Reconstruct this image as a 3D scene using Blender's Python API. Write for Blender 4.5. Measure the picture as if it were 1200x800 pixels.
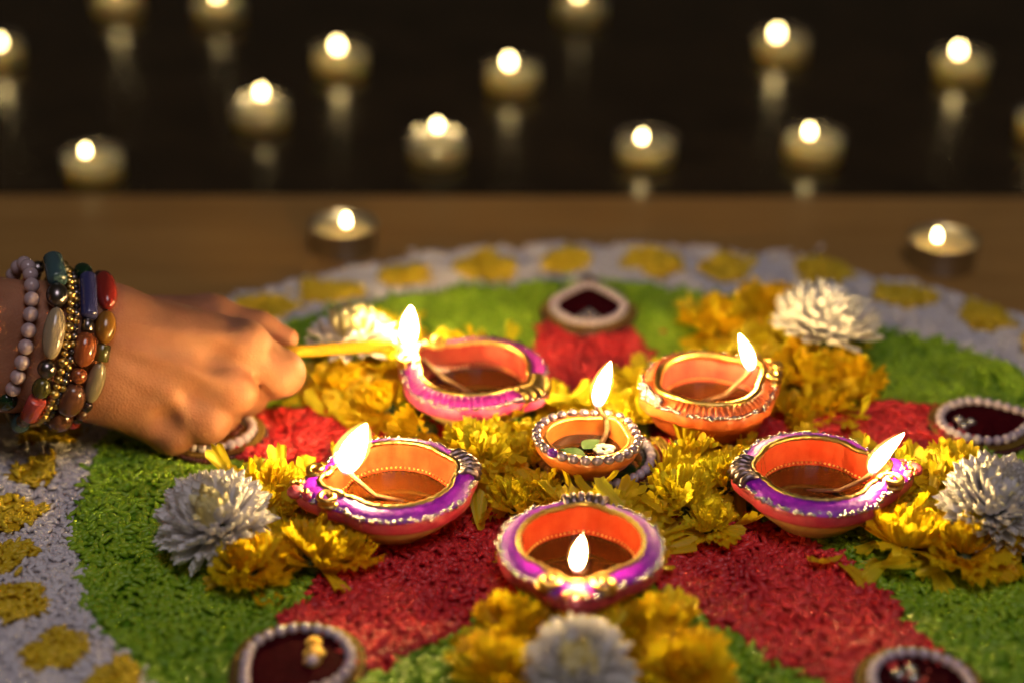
import bpy, math, random
import numpy as np
from mathutils import Vector, Matrix

random.seed(7)
rng = np.random.default_rng(7)
PI = math.pi
for o in list(bpy.data.objects):
    bpy.data.objects.remove(o)
scene = bpy.context.scene
col = scene.collection

# ------------------------------------------------------------------ camera, world, lamps, exposure
CAM_H, PITCH, F_PX = 0.45, math.radians(28.0), 2200.0      # F_PX for a 1200 px wide picture
cam_d = bpy.data.cameras.new('camera')
cam = bpy.data.objects.new('camera', cam_d)
col.objects.link(cam)
cam.location = (0, 0, CAM_H)
cam.rotation_euler = (PI / 2 - PITCH, 0, 0)
cam_d.sensor_width = 36.0
cam_d.lens = 36.0 * F_PX / 1200.0
cam_d.clip_start, cam_d.clip_end = 0.02, 60
cam_d.dof.use_dof = True
cam_d.dof.focus_distance = 0.80
cam_d.dof.aperture_fstop = 2.7
cam_d.dof.aperture_blades = 0
scene.camera = cam

world = bpy.data.worlds.new('World')
scene.world = world
world.use_nodes = True
bg = world.node_tree.nodes['Background']
bg.inputs[0].default_value = (1.0, 0.76, 0.46, 1)      # warm even fill, added to soften the dark gaps between petals
bg.inputs[1].default_value = 0.026

# unseen soft fill added overhead to give the dim ambient light
ld = bpy.data.lights.new('ceiling_light', 'AREA')
ld.shape = 'DISK'
ld.size = 0.9
ld.energy = 10.5
ld.color = (1.0, 0.88, 0.97)
lo = bpy.data.objects.new('ceiling_light', ld)
col.objects.link(lo)
lo.location = (0.25, -0.20, 1.85)
lo.rotation_euler = (Vector((0.05, 0.62, 0)) - lo.location).to_track_quat('-Z', 'Y').to_euler()

scene.view_settings.view_transform = 'Standard'
scene.view_settings.look = 'None'
scene.view_settings.exposure = 0.0
scene.view_settings.gamma = 1.0
scene.view_settings.use_curve_mapping = False
scene.render.engine = 'CYCLES'
cy = scene.cycles
cy.use_denoising = True
cy.max_bounces = 8
cy.diffuse_bounces = 5
cy.glossy_bounces = 3
cy.transmission_bounces = 6
cy.transparent_max_bounces = 16
cy.sample_clamp_indirect = 4.0
cy.caustics_reflective = False
cy.caustics_refractive = False
cy.use_light_tree = True

FLAME_POWER = 390.0

# ------------------------------------------------------------------ helpers
def P(px, py, z):
    """photo pixel (1200 x 800) -> point on the horizontal plane at height z"""
    x, y = px - 600.0, 400.0 - py
    d = Vector((x, F_PX * math.cos(PITCH) + y * math.sin(PITCH), -F_PX * math.sin(PITCH) + y * math.cos(PITCH)))
    t = (z - CAM_H) / d.z
    return Vector((d.x * t, d.y * t, z))

CAM_R = Vector((1, 0, 0))
CAM_U = Vector((0, math.sin(PITCH), math.cos(PITCH)))
CAM_F = Vector((0, math.cos(PITCH), -math.sin(PITCH)))

def link(o, parent=None, m=None):
    col.objects.link(o)
    if parent is not None:
        o.parent = parent
    if m is not None:
        o.matrix_local = m
    return o

def obj(name, mesh, parent=None, m=None):
    return link(bpy.data.objects.new(name, mesh), parent, m)

def tag(o, label=None, cat=None, group=None, kind=None):
    if label: o['label'] = label
    if cat: o['category'] = cat
    if group: o['group'] = group
    if kind: o['kind'] = kind
    return o

def empty(name, loc, rotz=0.0, rot=None):
    o = bpy.data.objects.new(name, None)
    o.empty_display_size = 0.01
    col.objects.link(o)
    o.location = loc
    o.rotation_euler = rot if rot else (0, 0, rotz)
    return o

class MB:
    def __init__(self): self.v, self.f = [], []
    def add(self, v, f):
        b = len(self.v)
        self.v += [tuple(p) for p in v]
        self.f += [tuple(i + b for i in q) for q in f]
        return self
    def grid(self, rows, closed=False, cap0=False, cap1=False):
        b = len(self.v); n = len(rows[0])
        for r in rows: self.v += [tuple(p) for p in r]
        m = n if closed else n - 1
        for i in range(len(rows) - 1):
            for j in range(m):
                k = (j + 1) % n
                self.f.append((b + i * n + j, b + i * n + k, b + (i + 1) * n + k, b + (i + 1) * n + j))
        if cap0: self.f.append(tuple(b + j for j in range(n))[::-1])
        if cap1: self.f.append(tuple(b + (len(rows) - 1) * n + j for j in range(n)))
        return self
    def tube(self, pts, rad, seg=8, cap=True):
        pts = [Vector(p) for p in pts]
        if not hasattr(rad, '__len__'): rad = [rad] * len(pts)
        t0 = (pts[1] - pts[0]).normalized()
        nrm = t0.orthogonal().normalized()
        rows = []
        for i, p in enumerate(pts):
            t = (pts[min(i + 1, len(pts) - 1)] - pts[max(i - 1, 0)]).normalized()
            nrm = (nrm - t * nrm.dot(t)).normalized()
            bn = t.cross(nrm)
            rows.append([p + (nrm * math.cos(a) + bn * math.sin(a)) * rad[i] for a in [2 * PI * k / seg for k in range(seg)]])
        return self.grid(rows, True, cap, cap)
    def ball(self, c, r, nu=8, nv=5, sc=(1, 1, 1)):
        c = Vector(c)
        vs = [c + Vector((0, 0, -r * sc[2]))]
        for i in range(1, nv):
            a = -PI / 2 + PI * i / nv
            for j in range(nu):
                b = 2 * PI * j / nu
                vs.append(c + Vector((r * sc[0] * math.cos(a) * math.cos(b), r * sc[1] * math.cos(a) * math.sin(b), r * sc[2] * math.sin(a))))
        vs.append(c + Vector((0, 0, r * sc[2])))
        fs = []
        for j in range(nu): fs.append((0, 1 + (j + 1) % nu, 1 + j))
        for i in range(nv - 2):
            for j in range(nu):
                a0 = 1 + i * nu; k = (j + 1) % nu
                fs.append((a0 + j, a0 + k, a0 + nu + k, a0 + nu + j))
        L = len(vs) - 1; a0 = 1 + (nv - 2) * nu
        for j in range(nu): fs.append((a0 + j, a0 + (j + 1) % nu, L))
        return self.add(vs, fs)
    def mesh(self, name, mat, smooth=True):
        me = bpy.data.meshes.new(name)
        me.from_pydata(self.v, [], self.f)
        me.materials.append(mat)
        if smooth: me.polygons.foreach_set('use_smooth', [True] * len(me.polygons))
        me.update()
        return me
    def build(self, name, mat, parent=None, m=None, smooth=True):
        return obj(name, self.mesh(name, mat, smooth), parent, m)

# ------------------------------------------------------------------ materials
def mat(name, c, rough=0.5, metal=0.0, sss=0.0, sss_r=(0.004, 0.002, 0.001), c2=None, noise=0.0, bump=0.0, bscale=400,
        rnd=False, attr=False, coat=0.0, trans=0.0, spec=0.5, dist=0.001, translu=0.0, scale=60):
    m = bpy.data.materials.new(name)
    m.use_nodes = True
    nt = m.node_tree; N = nt.nodes; L = nt.links
    b = N['Principled BSDF']
    b.inputs['Base Color'].default_value = (*c, 1)
    b.inputs['Roughness'].default_value = rough
    b.inputs['Metallic'].default_value = metal
    b.inputs['Specular IOR Level'].default_value = spec
    b.inputs['Coat Weight'].default_value = coat
    b.inputs['Coat Roughness'].default_value = 0.12
    b.inputs['Transmission Weight'].default_value = trans
    if sss:
        b.inputs['Subsurface Weight'].default_value = sss
        b.inputs['Subsurface Radius'].default_value = (1, sss_r[1] / sss_r[0], sss_r[2] / sss_r[0])
        b.inputs['Subsurface Scale'].default_value = sss_r[0]
    if c2:
        mix = N.new('ShaderNodeMix'); mix.data_type = 'RGBA'
        mix.inputs[6].default_value = (*c, 1); mix.inputs[7].default_value = (*c2, 1)
        if attr:
            a = N.new('ShaderNodeAttribute'); a.attribute_name = 'rnd'
            L.new(a.outputs['Fac'], mix.inputs[0])
        elif rnd:
            oi = N.new('ShaderNodeObjectInfo')
            if noise:
                tc = N.new('ShaderNodeTexCoord'); nz = N.new('ShaderNodeTexNoise'); nz.inputs['Scale'].default_value = scale
                L.new(tc.outputs['Object'], nz.inputs['Vector'])
                ad = N.new('ShaderNodeMath'); ad.operation = 'ADD'
                mu = N.new('ShaderNodeMath'); mu.operation = 'MULTIPLY'; mu.inputs[1].default_value = noise
                L.new(nz.outputs['Fac'], mu.inputs[0]); L.new(mu.outputs[0], ad.inputs[0]); L.new(oi.outputs['Random'], ad.inputs[1])
                sb = N.new('ShaderNodeMath'); sb.operation = 'SUBTRACT'; sb.inputs[1].default_value = noise / 2; sb.use_clamp = True
                L.new(ad.outputs[0], sb.inputs[0]); L.new(sb.outputs[0], mix.inputs[0])
            else:
                L.new(oi.outputs['Random'], mix.inputs[0])
        else:
            tc = N.new('ShaderNodeTexCoord'); nz = N.new('ShaderNodeTexNoise')
            nz.inputs['Scale'].default_value = scale; nz.inputs['Detail'].default_value = 5
            L.new(tc.outputs['Object'], nz.inputs['Vector'])
            rp = N.new('ShaderNodeMapRange'); rp.inputs[1].default_value = 0.35; rp.inputs[2].default_value = 0.65
            L.new(nz.outputs['Fac'], rp.inputs[0]); L.new(rp.outputs[0], mix.inputs[0])
        L.new(mix.outputs[2], b.inputs['Base Color'])
    if bump:
        tc = N.new('ShaderNodeTexCoord'); nz = N.new('ShaderNodeTexNoise')
        nz.inputs['Scale'].default_value = bscale; nz.inputs['Detail'].default_value = 4
        L.new(tc.outputs['Object'], nz.inputs['Vector'])
        bp = N.new('ShaderNodeBump'); bp.inputs['Strength'].default_value = bump; bp.inputs['Distance'].default_value = dist
        L.new(nz.outputs['Fac'], bp.inputs['Height']); L.new(bp.outputs[0], b.inputs['Normal'])
    if translu:
        tr = N.new('ShaderNodeBsdfTranslucent'); ms = N.new('ShaderNodeMixShader'); ms.inputs[0].default_value = translu
        if c2: L.new(mix.outputs[2], tr.inputs[0])
        else: tr.inputs[0].default_value = (*c, 1)
        L.new(b.outputs[0], ms.inputs[1]); L.new(tr.outputs[0], ms.inputs[2])
        L.new(ms.outputs[0], N['Material Output'].inputs['Surface'])
    return m

def flame_mat(name, power, warm):
    m = bpy.data.materials.new(name); m.use_nodes = True
    nt = m.node_tree; N = nt.nodes; L = nt.links
    N.remove(N['Principled BSDF'])
    tc = N.new('ShaderNodeTexCoord'); sx = N.new('ShaderNodeSeparateXYZ')
    L.new(tc.outputs['Generated'], sx.inputs[0])
    cr = N.new('ShaderNodeValToRGB'); e = cr.color_ramp.elements
    e[0].position = 0.0; e[0].color = (0.10, 0.05, 0.30, 1)
    e[1].position = 0.40; e[1].color = (*warm, 1)
    k = cr.color_ramp.elements.new(0.14); k.color = (0.50, 0.16, 0.10, 1)
    st = N.new('ShaderNodeMapRange'); st.inputs[1].default_value = 0.02; st.inputs[2].default_value = 0.46
    st.inputs[3].default_value = power * 0.008; st.inputs[4].default_value = power
    st.interpolation_type = 'SMOOTHSTEP'
    L.new(sx.outputs[2], cr.inputs[0]); L.new(sx.outputs[2], st.inputs[0])
    em = N.new('ShaderNodeEmission'); L.new(cr.outputs[0], em.inputs[0]); L.new(st.outputs[0], em.inputs[1])
    tr = N.new('ShaderNodeBsdfTransparent')
    al = N.new('ShaderNodeMapRange'); al.inputs[1].default_value = 0.0; al.inputs[2].default_value = 0.38
    al.inputs[3].default_value = 0.05; al.inputs[4].default_value = 1.0
    L.new(sx.outputs[2], al.inputs[0])
    ms = N.new('ShaderNodeMixShader'); L.new(al.outputs[0], ms.inputs[0])
    L.new(tr.outputs[0], ms.inputs[1]); L.new(em.outputs[0], ms.inputs[2])
    L.new(ms.outputs[0], N['Material Output'].inputs['Surface'])
    return m

def glow_shell_mat():  # emissive shell added round each flame to give it a soft glowing edge
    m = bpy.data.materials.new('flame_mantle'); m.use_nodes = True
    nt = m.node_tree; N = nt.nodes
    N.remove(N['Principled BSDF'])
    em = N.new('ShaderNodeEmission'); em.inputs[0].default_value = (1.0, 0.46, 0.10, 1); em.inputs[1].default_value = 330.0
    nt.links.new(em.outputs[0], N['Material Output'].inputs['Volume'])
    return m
M = {}
M['mantle'] = glow_shell_mat()
M['flame'] = flame_mat('flame', FLAME_POWER, (1.0, 0.67, 0.25))
M['flame_far'] = flame_mat('flame_far', 46.0, (1.0, 0.74, 0.30))
M['green'] = mat('green_rice', (0.10, 0.28, 0.008), 0.42, c2=(0.42, 0.64, 0.03), attr=True, sss=0.15, sss_r=(0.0015, 0.002, 0.0005))
M['white'] = mat('white_rice', (0.70, 0.67, 0.68), 0.5, c2=(0.88, 0.85, 0.84), attr=True, sss=0.2, sss_r=(0.002, 0.002, 0.002))
M['red'] = mat('red_rice', (0.46, 0.007, 0.018), 0.30, c2=(0.90, 0.07, 0.07), attr=True, spec=0.4, sss=0.15, sss_r=(0.002, 0.0006, 0.0006))
M['yrice'] = mat('yellow_rice', (0.66, 0.44, 0.01), 0.45, c2=(0.85, 0.64, 0.03), attr=True, sss=0.15, sss_r=(0.002, 0.0016, 0.0004))
M['marigold'] = mat('marigold', (0.95, 0.58, 0.004), 0.5, c2=(0.97, 0.80, 0.02), rnd=True, noise=0.5, translu=0.46, bump=0.3, bscale=900)
M['marigold_bright'] = mat('marigold_bright', (0.96, 0.72, 0.006), 0.5, c2=(0.98, 0.88, 0.03), rnd=True, noise=0.5, translu=0.46, bump=0.3, bscale=900)
M['loose'] = mat('loose_petals', (0.95, 0.66, 0.006), 0.5, c2=(0.98, 0.86, 0.03), attr=True, translu=0.46)
M['mum'] = mat('white_petal', (0.92, 0.89, 0.86), 0.5, c2=(0.97, 0.96, 0.93), rnd=True, translu=0.18)
M['mum_core'] = mat('cream_petal', (0.88, 0.74, 0.22), 0.5, c2=(0.93, 0.86, 0.50), rnd=True, translu=0.12)
M['leafy'] = mat('calyx', (0.05, 0.08, 0.01), 0.6)
M['purple'] = mat('purple_paint', (0.24, 0.004, 0.46), 0.42, c2=(0.36, 0.015, 0.60), coat=0.15, bump=0.5, bscale=500, scale=220)
M['magenta'] = mat('magenta_paint', (0.38, 0.008, 0.30), 0.42, c2=(0.52, 0.03, 0.40), coat=0.15, bump=0.5, bscale=500, scale=220)
M['redband'] = mat('pinkish_red_paint', (0.50, 0.03, 0.07), 0.35, c2=(0.58, 0.08, 0.10), coat=0.3, bump=0.25, bscale=350, scale=150)
M['pinkband'] = mat('hot_pink_paint', (0.66, 0.04, 0.20), 0.35, c2=(0.78, 0.14, 0.26), coat=0.3, bump=0.25, bscale=350, scale=150)
M['orangeband'] = mat('orange_paint', (0.60, 0.10, 0.018), 0.42, c2=(0.68, 0.16, 0.035), coat=0.3, bump=0.3, bscale=350, scale=150)
M['cream'] = mat('cream_clay', (0.62, 0.42, 0.12), 0.45, c2=(0.70, 0.50, 0.20), bump=0.3, bscale=300, scale=120)
M['clay'] = mat('terracotta', (0.42, 0.105, 0.014), 0.36, c2=(0.54, 0.155, 0.025), coat=0.2, bump=0.2, bscale=350, scale=120)
M['inner'] = mat('coral_glaze', (0.38, 0.034, 0.010), 0.2, c2=(0.46, 0.065, 0.020), coat=0.5, bump=0.35, bscale=260, scale=120)
M['innerpink'] = mat('pink_glaze', (0.46, 0.055, 0.04), 0.2, c2=(0.54, 0.10, 0.06), coat=0.5, bump=0.35, bscale=260, scale=120)
M['gold'] = mat('gold_paint', (0.80, 0.50, 0.13), 0.30, 1.0, bump=0.35, bscale=600)
M['darkgold'] = mat('dark_gold', (0.36, 0.24, 0.07), 0.36, 1.0, bump=0.4, bscale=700)
M['silver'] = mat('silver_glitter', (0.66, 0.60, 0.62), 0.25, 1.0)
M['darksilver'] = mat('dark_silver', (0.26, 0.20, 0.22), 0.35, 1.0, bump=0.3, bscale=500)
M['bead'] = mat('lilac_glass_bead', (0.34, 0.25, 0.30), 0.10, 0.55, coat=0.6)
M['amethyst'] = mat('amethyst', (0.12, 0.01, 0.30), 0.08, coat=0.8)
M['oil'] = mat('lamp_oil', (0.05, 0.014, 0.002), 0.03, spec=0.5)
M['wick'] = mat('cotton_wick', (0.42, 0.26, 0.11), 0.7, c2=(0.22, 0.12, 0.05), bump=0.6, bscale=1500, scale=300)
M['char'] = mat('burnt_wick', (0.02, 0.015, 0.012), 0.9)
M['pearl'] = mat('pearl', (0.60, 0.50, 0.56), 0.18, coat=0.6, sss=0.15, sss_r=(0.002, 0.0016, 0.0016))
M['velvet'] = mat('maroon_velvet', (0.030, 0.001, 0.004), 0.8, c2=(0.045, 0.003, 0.006), scale=400, spec=0.02)
M['greenstone'] = mat('green_stone', (0.01, 0.06, 0.008), 0.12, coat=0.6)
M['rope'] = mat('gold_rope', (0.40, 0.27, 0.06), 0.35, 1.0)
M['maroonbead'] = mat('maroon_bead', (0.10, 0.02, 0.015), 0.2, coat=0.5)
M['gem'] = mat('rhinestone', (0.65, 0.62, 0.60), 0.06, 0.8)
M['leaf'] = mat('leaf_green', (0.03, 0.10, 0.01), 0.4)
M['wax'] = mat('wax', (0.92, 0.70, 0.36), 0.32, sss=0.95, sss_r=(0.034, 0.026, 0.015), coat=0.2)
M['tin'] = mat('aluminium_cup', (0.55, 0.53, 0.50), 0.32, 1.0)
M['candle'] = mat('yellow_wax', (0.78, 0.46, 0.02), 0.35, sss=0.6, sss_r=(0.006, 0.004, 0.001), coat=0.2)

def clear_mat():
    m = bpy.data.materials.new('clear_cup'); m.use_nodes = True
    nt = m.node_tree; N = nt.nodes; L = nt.links
    N.remove(N['Principled BSDF'])
    t = N.new('ShaderNodeBsdfTransparent'); t.inputs[0].default_value = (0.93, 0.92, 0.90, 1)
    g = N.new('ShaderNodeBsdfGlossy'); g.inputs['Roughness'].default_value = 0.12
    d = N.new('ShaderNodeBsdfDiffuse'); d.inputs[0].default_value = (0.6, 0.55, 0.45, 1)
    a = N.new('ShaderNodeMixShader'); a.inputs[0].default_value = 0.10
    b = N.new('ShaderNodeMixShader'); b.inputs[0].default_value = 0.14
    L.new(t.outputs[0], a.inputs[1]); L.new(g.outputs[0], a.inputs[2])
    L.new(a.outputs[0], b.inputs[1]); L.new(d.outputs[0], b.inputs[2])
    L.new(b.outputs[0], N['Material Output'].inputs['Surface'])
    return m
M['clear'] = clear_mat()

def floor_mat(name, c, c2, rough, stretch, spec=0.5, coat=0.0):
    m = mat(name, c, rough, spec=spec, coat=coat)
    nt = m.node_tree; N = nt.nodes; L = nt.links; b = N['Principled BSDF']
    tc = N.new('ShaderNodeTexCoord'); mp = N.new('ShaderNodeMapping'); mp.inputs['Scale'].default_value = stretch
    L.new(tc.outputs['Object'], mp.inputs[0])
    nz = N.new('ShaderNodeTexNoise'); nz.inputs['Scale'].default_value = 6; nz.inputs['Detail'].default_value = 8; nz.inputs['Roughness'].default_value = 0.62
    L.new(mp.outputs[0], nz.inputs['Vector'])
    mx = N.new('ShaderNodeMix'); mx.data_type = 'RGBA'; mx.inputs[6].default_value = (*c, 1); mx.inputs[7].default_value = (*c2, 1)
    rp = N.new('ShaderNodeMapRange'); rp.inputs[1].default_value = 0.35; rp.inputs[2].default_value = 0.68
    L.new(nz.outputs['Fac'], rp.inputs[0]); L.new(rp.outputs[0], mx.inputs[0]); L.new(mx.outputs[2], b.inputs['Base Color'])
    rr = N.new('ShaderNodeMapRange'); rr.inputs[3].default_value = rough * 0.7; rr.inputs[4].default_value = rough * 1.3
    L.new(nz.outputs['Fac'], rr.inputs[0]); L.new(rr.outputs[0], b.inputs['Roughness'])
    bp = N.new('ShaderNodeBump'); bp.inputs['Strength'].default_value = 0.12; bp.inputs['Distance'].default_value = 0.002
    L.new(nz.outputs['Fac'], bp.inputs['Height']); L.new(bp.outputs[0], b.inputs['Normal'])
    return m
M['board'] = floor_mat('brown_board', (0.42, 0.22, 0.055), (0.52, 0.29, 0.08), 0.36, (1.2, 9, 1))
M['dark_floor'] = floor_mat('dark_glossy_floor', (0.020, 0.011, 0.005), (0.045, 0.026, 0.011), 0.22, (3, 3, 1))

# ------------------------------------------------------------------ setting: dark floor and brown board
BOARD_EDGE = 1.036
FLOOR_Z = -0.012
f = MB().add([(-9, -6, FLOOR_Z), (9, -6, FLOOR_Z), (9, 14, FLOOR_Z), (-9, 14, FLOOR_Z)], [(0, 1, 2, 3)])
tag(f.build('floor', M['dark_floor']), kind='structure')
b = MB()
pts = [(-1.3, -0.5), (1.3, -0.5), (1.3, BOARD_EDGE - 0.010), (-1.3, BOARD_EDGE + 0.004)]
bev = 0.0025
rows = []
for ins, z in ((0, FLOOR_Z + 0.0005), (0, -bev), (bev * 0.3, -bev * 0.3), (bev, 0)):
    rows.append([(x - math.copysign(ins, x), y - (ins if y > 0 else -ins), z) for x, y in pts])
b.grid(rows, True, cap1=True)
tag(b.build('ground_board', M['board'], smooth=False), kind='structure')

# ------------------------------------------------------------------ rangoli of coloured rice
C0 = Vector((0.050, 0.712, 0))
ORN = [(690, 358), (1153, 493), (1083, 803), (347, 775), (247, 503)]
orn_pos = [P(x, y, 0.008) for x, y in ORN]
ring_th = np.radians([-180, -167, -150, -120, -90, -60, -30, 0, 26, 43, 73, 94, 116, 135, 160, 180])
R_IN = np.array([.240, .240, .240, .232, .228, .226, .226, .225, .220, .200, .187, .193, .203, .216, .232, .240])
R_OUT = R_IN + np.array([.056, .056, .056, .055, .054, .054, .054, .055, .058, .058, .056, .048, .044, .046, .052, .056])
def r_in(t): return np.interp(t, ring_th, R_IN)
def r_out(t): return np.interp(t, ring_th, R_OUT)
DOTS = [(310, 364), (385, 343), (473, 327), (568, 314), (664, 308), (767, 310), (853, 316), (966, 325), (1058, 350), (1157, 373),
        (62, 508), (40, 553), (14, 603), (6, 655), (20, 710), (65, 764), (135, 803), (1240, 405)]
dot_pos = np.array([[*P(x, y, 0.004)[:2]] for x, y in DOTS])
center_pt = np.array([P(690, 552, 0).x, P(690, 552, 0).y])

def zones(x, y):
    dx, dy = x - C0.x, y - C0.y
    r = np.hypot(dx, dy); t = np.arctan2(dy, dx)
    wob = 0.0012 * np.sin(t * 23 + 1) + 0.0009 * np.sin(t * 71) + rng.normal(0, 0.0012, x.shape)
    z = np.full(x.shape, -1)
    z[r < r_out(t) + wob] = 1
    z[r < r_in(t) + wob] = 0
    for k, d in enumerate(dot_pos):
        a = np.arctan2(y - d[1], x - d[0])
        rr = (0.0114 if 10 <= k <= 16 else 0.0148) * (1 + 0.13 * math.sin(k * 2.7)) * (1 + 0.10 * np.sin(3 * a + k) + 0.07 * np.sin(5 * a + 2 * k)) + rng.normal(0, 0.0008, x.shape)
        z[(np.hypot(x - d[0], y - d[1]) < rr) & (z >= 0)] = 100 + k
    for k, o in enumerate(orn_pos):
        ax = np.array([o.x, o.y]) - center_pt; L = np.hypot(*ax); ax = ax / L
        u = ((x - center_pt[0]) * ax[0] + (y - center_pt[1]) * ax[1]) / L
        v = np.abs(-(x - center_pt[0]) * ax[1] + (y - center_pt[1]) * ax[0])
        w = np.interp(u, [0.05, .25, .5, .72, .9, 1.0], [.006, .021, .0285, .027, .019, .010]) + 0.0012 * np.sin(u * 40 + k) + rng.normal(0, 0.0010, x.shape)
        w = w * (1.28 if k in (2, 3) else 1.08)
        z[(v < w) & (u > 0.05) & (u < 1.02)] = 10 + k
    return z

def bed(x, y):
    return 0.0038 + 0.0015 * np.sin(x * 61 + 1.3) * np.sin(y * 53) + 0.0010 * np.sin(x * 151 + y * 97) + 0.0005 * np.sin(y * 233 - x * 71)

NG = 72000
ang = rng.uniform(-PI, PI, NG); rad = 0.305 * np.sqrt(rng.uniform(0, 1, NG))
gx, gy = C0.x + rad * np.cos(ang), C0.y + rad * np.sin(ang)
keep = (gy > 0.44) & (np.abs(gx) < 0.12 + gy * 0.38)
gx, gy = gx[keep], gy[keep]
gz = zones(gx, gy)
stray = rng.uniform(0, 1, len(gx)) < 0.006               # a few spilled grains
gx[stray] += rng.normal(0, 0.010, stray.sum()); gy[stray] += rng.normal(0, 0.010, stray.sum())
# unit grain: stretched icosahedron-like body with two rings
gv = [(0, 0, -1)]
for zz, rr in ((-0.52, 0.86), (0.48, 0.92)):
    for j in range(5):
        a = 2 * PI * (j + (0.5 if zz > 0 else 0)) / 5
        gv.append((rr * math.cos(a), rr * math.sin(a), zz))
gv.append((0, 0, 1))
GV = np.array(gv)
gf = []
for j in range(5):
    k = (j + 1) % 5
    gf += [(0, 1 + k, 1 + j), (11, 6 + j, 6 + k), (1 + j, 1 + k, 6 + j), (1 + k, 6 + k, 6 + j)]
GF = np.array(gf)

def rice_mesh(name, x, y, m, cells, hgt=0.0, size=1.0):
    n = len(x)
    L = 0.0036 * size * rng.uniform(0.75, 1.15, n); W = 0.00118 * size * rng.uniform(0.85, 1.2, n)
    az = rng.uniform(0, 2 * PI, n); tilt = rng.normal(0.0, 0.30, n)
    up = rng.uniform(0, 1, n)
    zc = bed(x, y) + hgt + up * 0.0022
    d = np.stack([np.cos(az) * np.cos(tilt), np.sin(az) * np.cos(tilt), np.sin(tilt)], 1)
    s = np.stack([-np.sin(az), np.cos(az), np.zeros(n)], 1)
    q = np.cross(d, s)
    V = (GV[None, :, 0, None] * W[:, None, None] * s[:, None, :] + GV[None, :, 1, None] * W[:, None, None] * q[:, None, :]
         + GV[None, :, 2, None] * L[:, None, None] * d[:, None, :]) + np.stack([x, y, zc], 1)[:, None, :]
    V = V.reshape(-1, 3)
    F = (GF[None] + 12 * np.arange(n)[:, None, None]).reshape(-1, 3)
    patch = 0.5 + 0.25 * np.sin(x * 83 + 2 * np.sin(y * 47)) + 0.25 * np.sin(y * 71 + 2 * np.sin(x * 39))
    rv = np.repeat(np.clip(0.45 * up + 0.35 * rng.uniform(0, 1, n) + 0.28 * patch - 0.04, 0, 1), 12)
    # packed layer below the loose grains
    cx, cyy = cells
    h = CELL * 0.62
    hz = bed(cx, cyy) + hgt - 0.0004
    cv = np.stack([np.stack([cx + sx * h, cyy + sy * h, hz + 0.0003 * np.sin(cx * 900 + sx + sy * 2 + cyy * 700)], 1) for sx, sy in ((-1, -1), (1, -1), (1, 1), (-1, 1))], 1).reshape(-1, 3)
    nb = len(V)
    cf = nb + np.arange(len(cx) * 4).reshape(-1, 4)
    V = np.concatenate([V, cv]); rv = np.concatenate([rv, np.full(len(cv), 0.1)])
    tri = np.concatenate([F, cf[:, [0, 1, 2]], cf[:, [0, 2, 3]]])
    me = bpy.data.meshes.new(name)
    me.vertices.add(len(V)); me.vertices.foreach_set('co', V.astype(np.float32).ravel())
    me.loops.add(len(tri) * 3); me.loops.foreach_set('vertex_index', tri.astype(np.int32).ravel())
    me.polygons.add(len(tri)); me.polygons.foreach_set('loop_start', (3 * np.arange(len(tri))).astype(np.int32))
    me.polygons.foreach_set('use_smooth', np.ones(len(tri), dtype=bool))
    at = me.attributes.new('rnd', 'FLOAT', 'POINT'); at.data.foreach_set('value', rv.astype(np.float32))
    me.materials.append(m)
    me.update(calc_edges=True); me.validate()
    return me

CELL = 0.0042
cxs, cys = np.meshgrid(np.arange(-0.30, 0.42, CELL), np.arange(0.45, 1.02, CELL))
cxs, cys = cxs.ravel(), cys.ravel()
czs = zones(cxs, cys)
def rice(name, zid, m, hgt=0.0, size=1.0):
    a = gz == zid; c = czs == zid
    return obj(name, rice_mesh(name, gx[a], gy[a], m, (cxs[c], cys[c]), hgt, size))
tag(rice('green_rice', 0, M['green'], 0.0, 1.02), 'bright green dyed rice filling the inside of the rangoli', 'rice', kind='stuff')
tag(rice('white_rice', 1, M['white'], -0.0008, 0.9), 'white rice border ring round the rangoli', 'rice', kind='stuff')
arm_label = ['red rice petal pointing at the tealights, ending at the ornament on the far rim',
             'red rice petal behind the purple lamp with the right-leaning flame',
             'broad crimson rice petal between the front purple lamp and a lone marigold bank',
             'crimson rice petal between the front lamp and the largest flame, ending at golden beads',
             'red rice petal reaching under the hand with bracelets']
for k in range(5):
    tag(rice('red_rice_petal', 10 + k, M['red'], 0.0012, 1.0), arm_label[k], 'rice petal', 'red rice petals radiating from the centre')
for k in range(len(DOTS)):
    if (gz == 100 + k).sum() < 5: continue
    tag(rice('yellow_rice_dot', 100 + k, M['yrice'], 0.0014, 0.9), 'round patch of yellow rice on the white rangoli border', 'rice dot', 'yellow dots on the white border')
#@@MORE@@
# ------------------------------------------------------------------ flames
def flame_mesh(name, h, r, lean, m, bulge=0.36, seg=16):
    """tapered teardrop from its base at the origin to a leaning tip; lean = (x, y) shift of the tip"""
    mb = MB(); rows = []
    n = 16
    for i in range(n + 1):
        t = i / n
        if t < bulge:
            w = math.sin(PI / 2 * (0.30 + 0.70 * t / bulge))
        else:
            u = (t - bulge) / (1 - bulge)
            w = math.cos(PI / 2 * u ** 1.25) ** 0.85 * (1 - 0.12 * u)
        w = max(w, 0.02) * r
        s = t ** 1.6
        c = Vector((lean[0] * s, lean[1] * s, h * t))
        rows.append([c + Vector((w * math.cos(a), w * math.sin(a), 0)) for a in [2 * PI * k / seg for k in range(seg)]])
    mb.grid(rows, True, True, True)
    return mb.mesh(name, m)

def px_len(p, n):
    """metres covered by n photo pixels at point p"""
    return n * (Vector(p) - cam.location).dot(CAM_F) / F_PX

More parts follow.
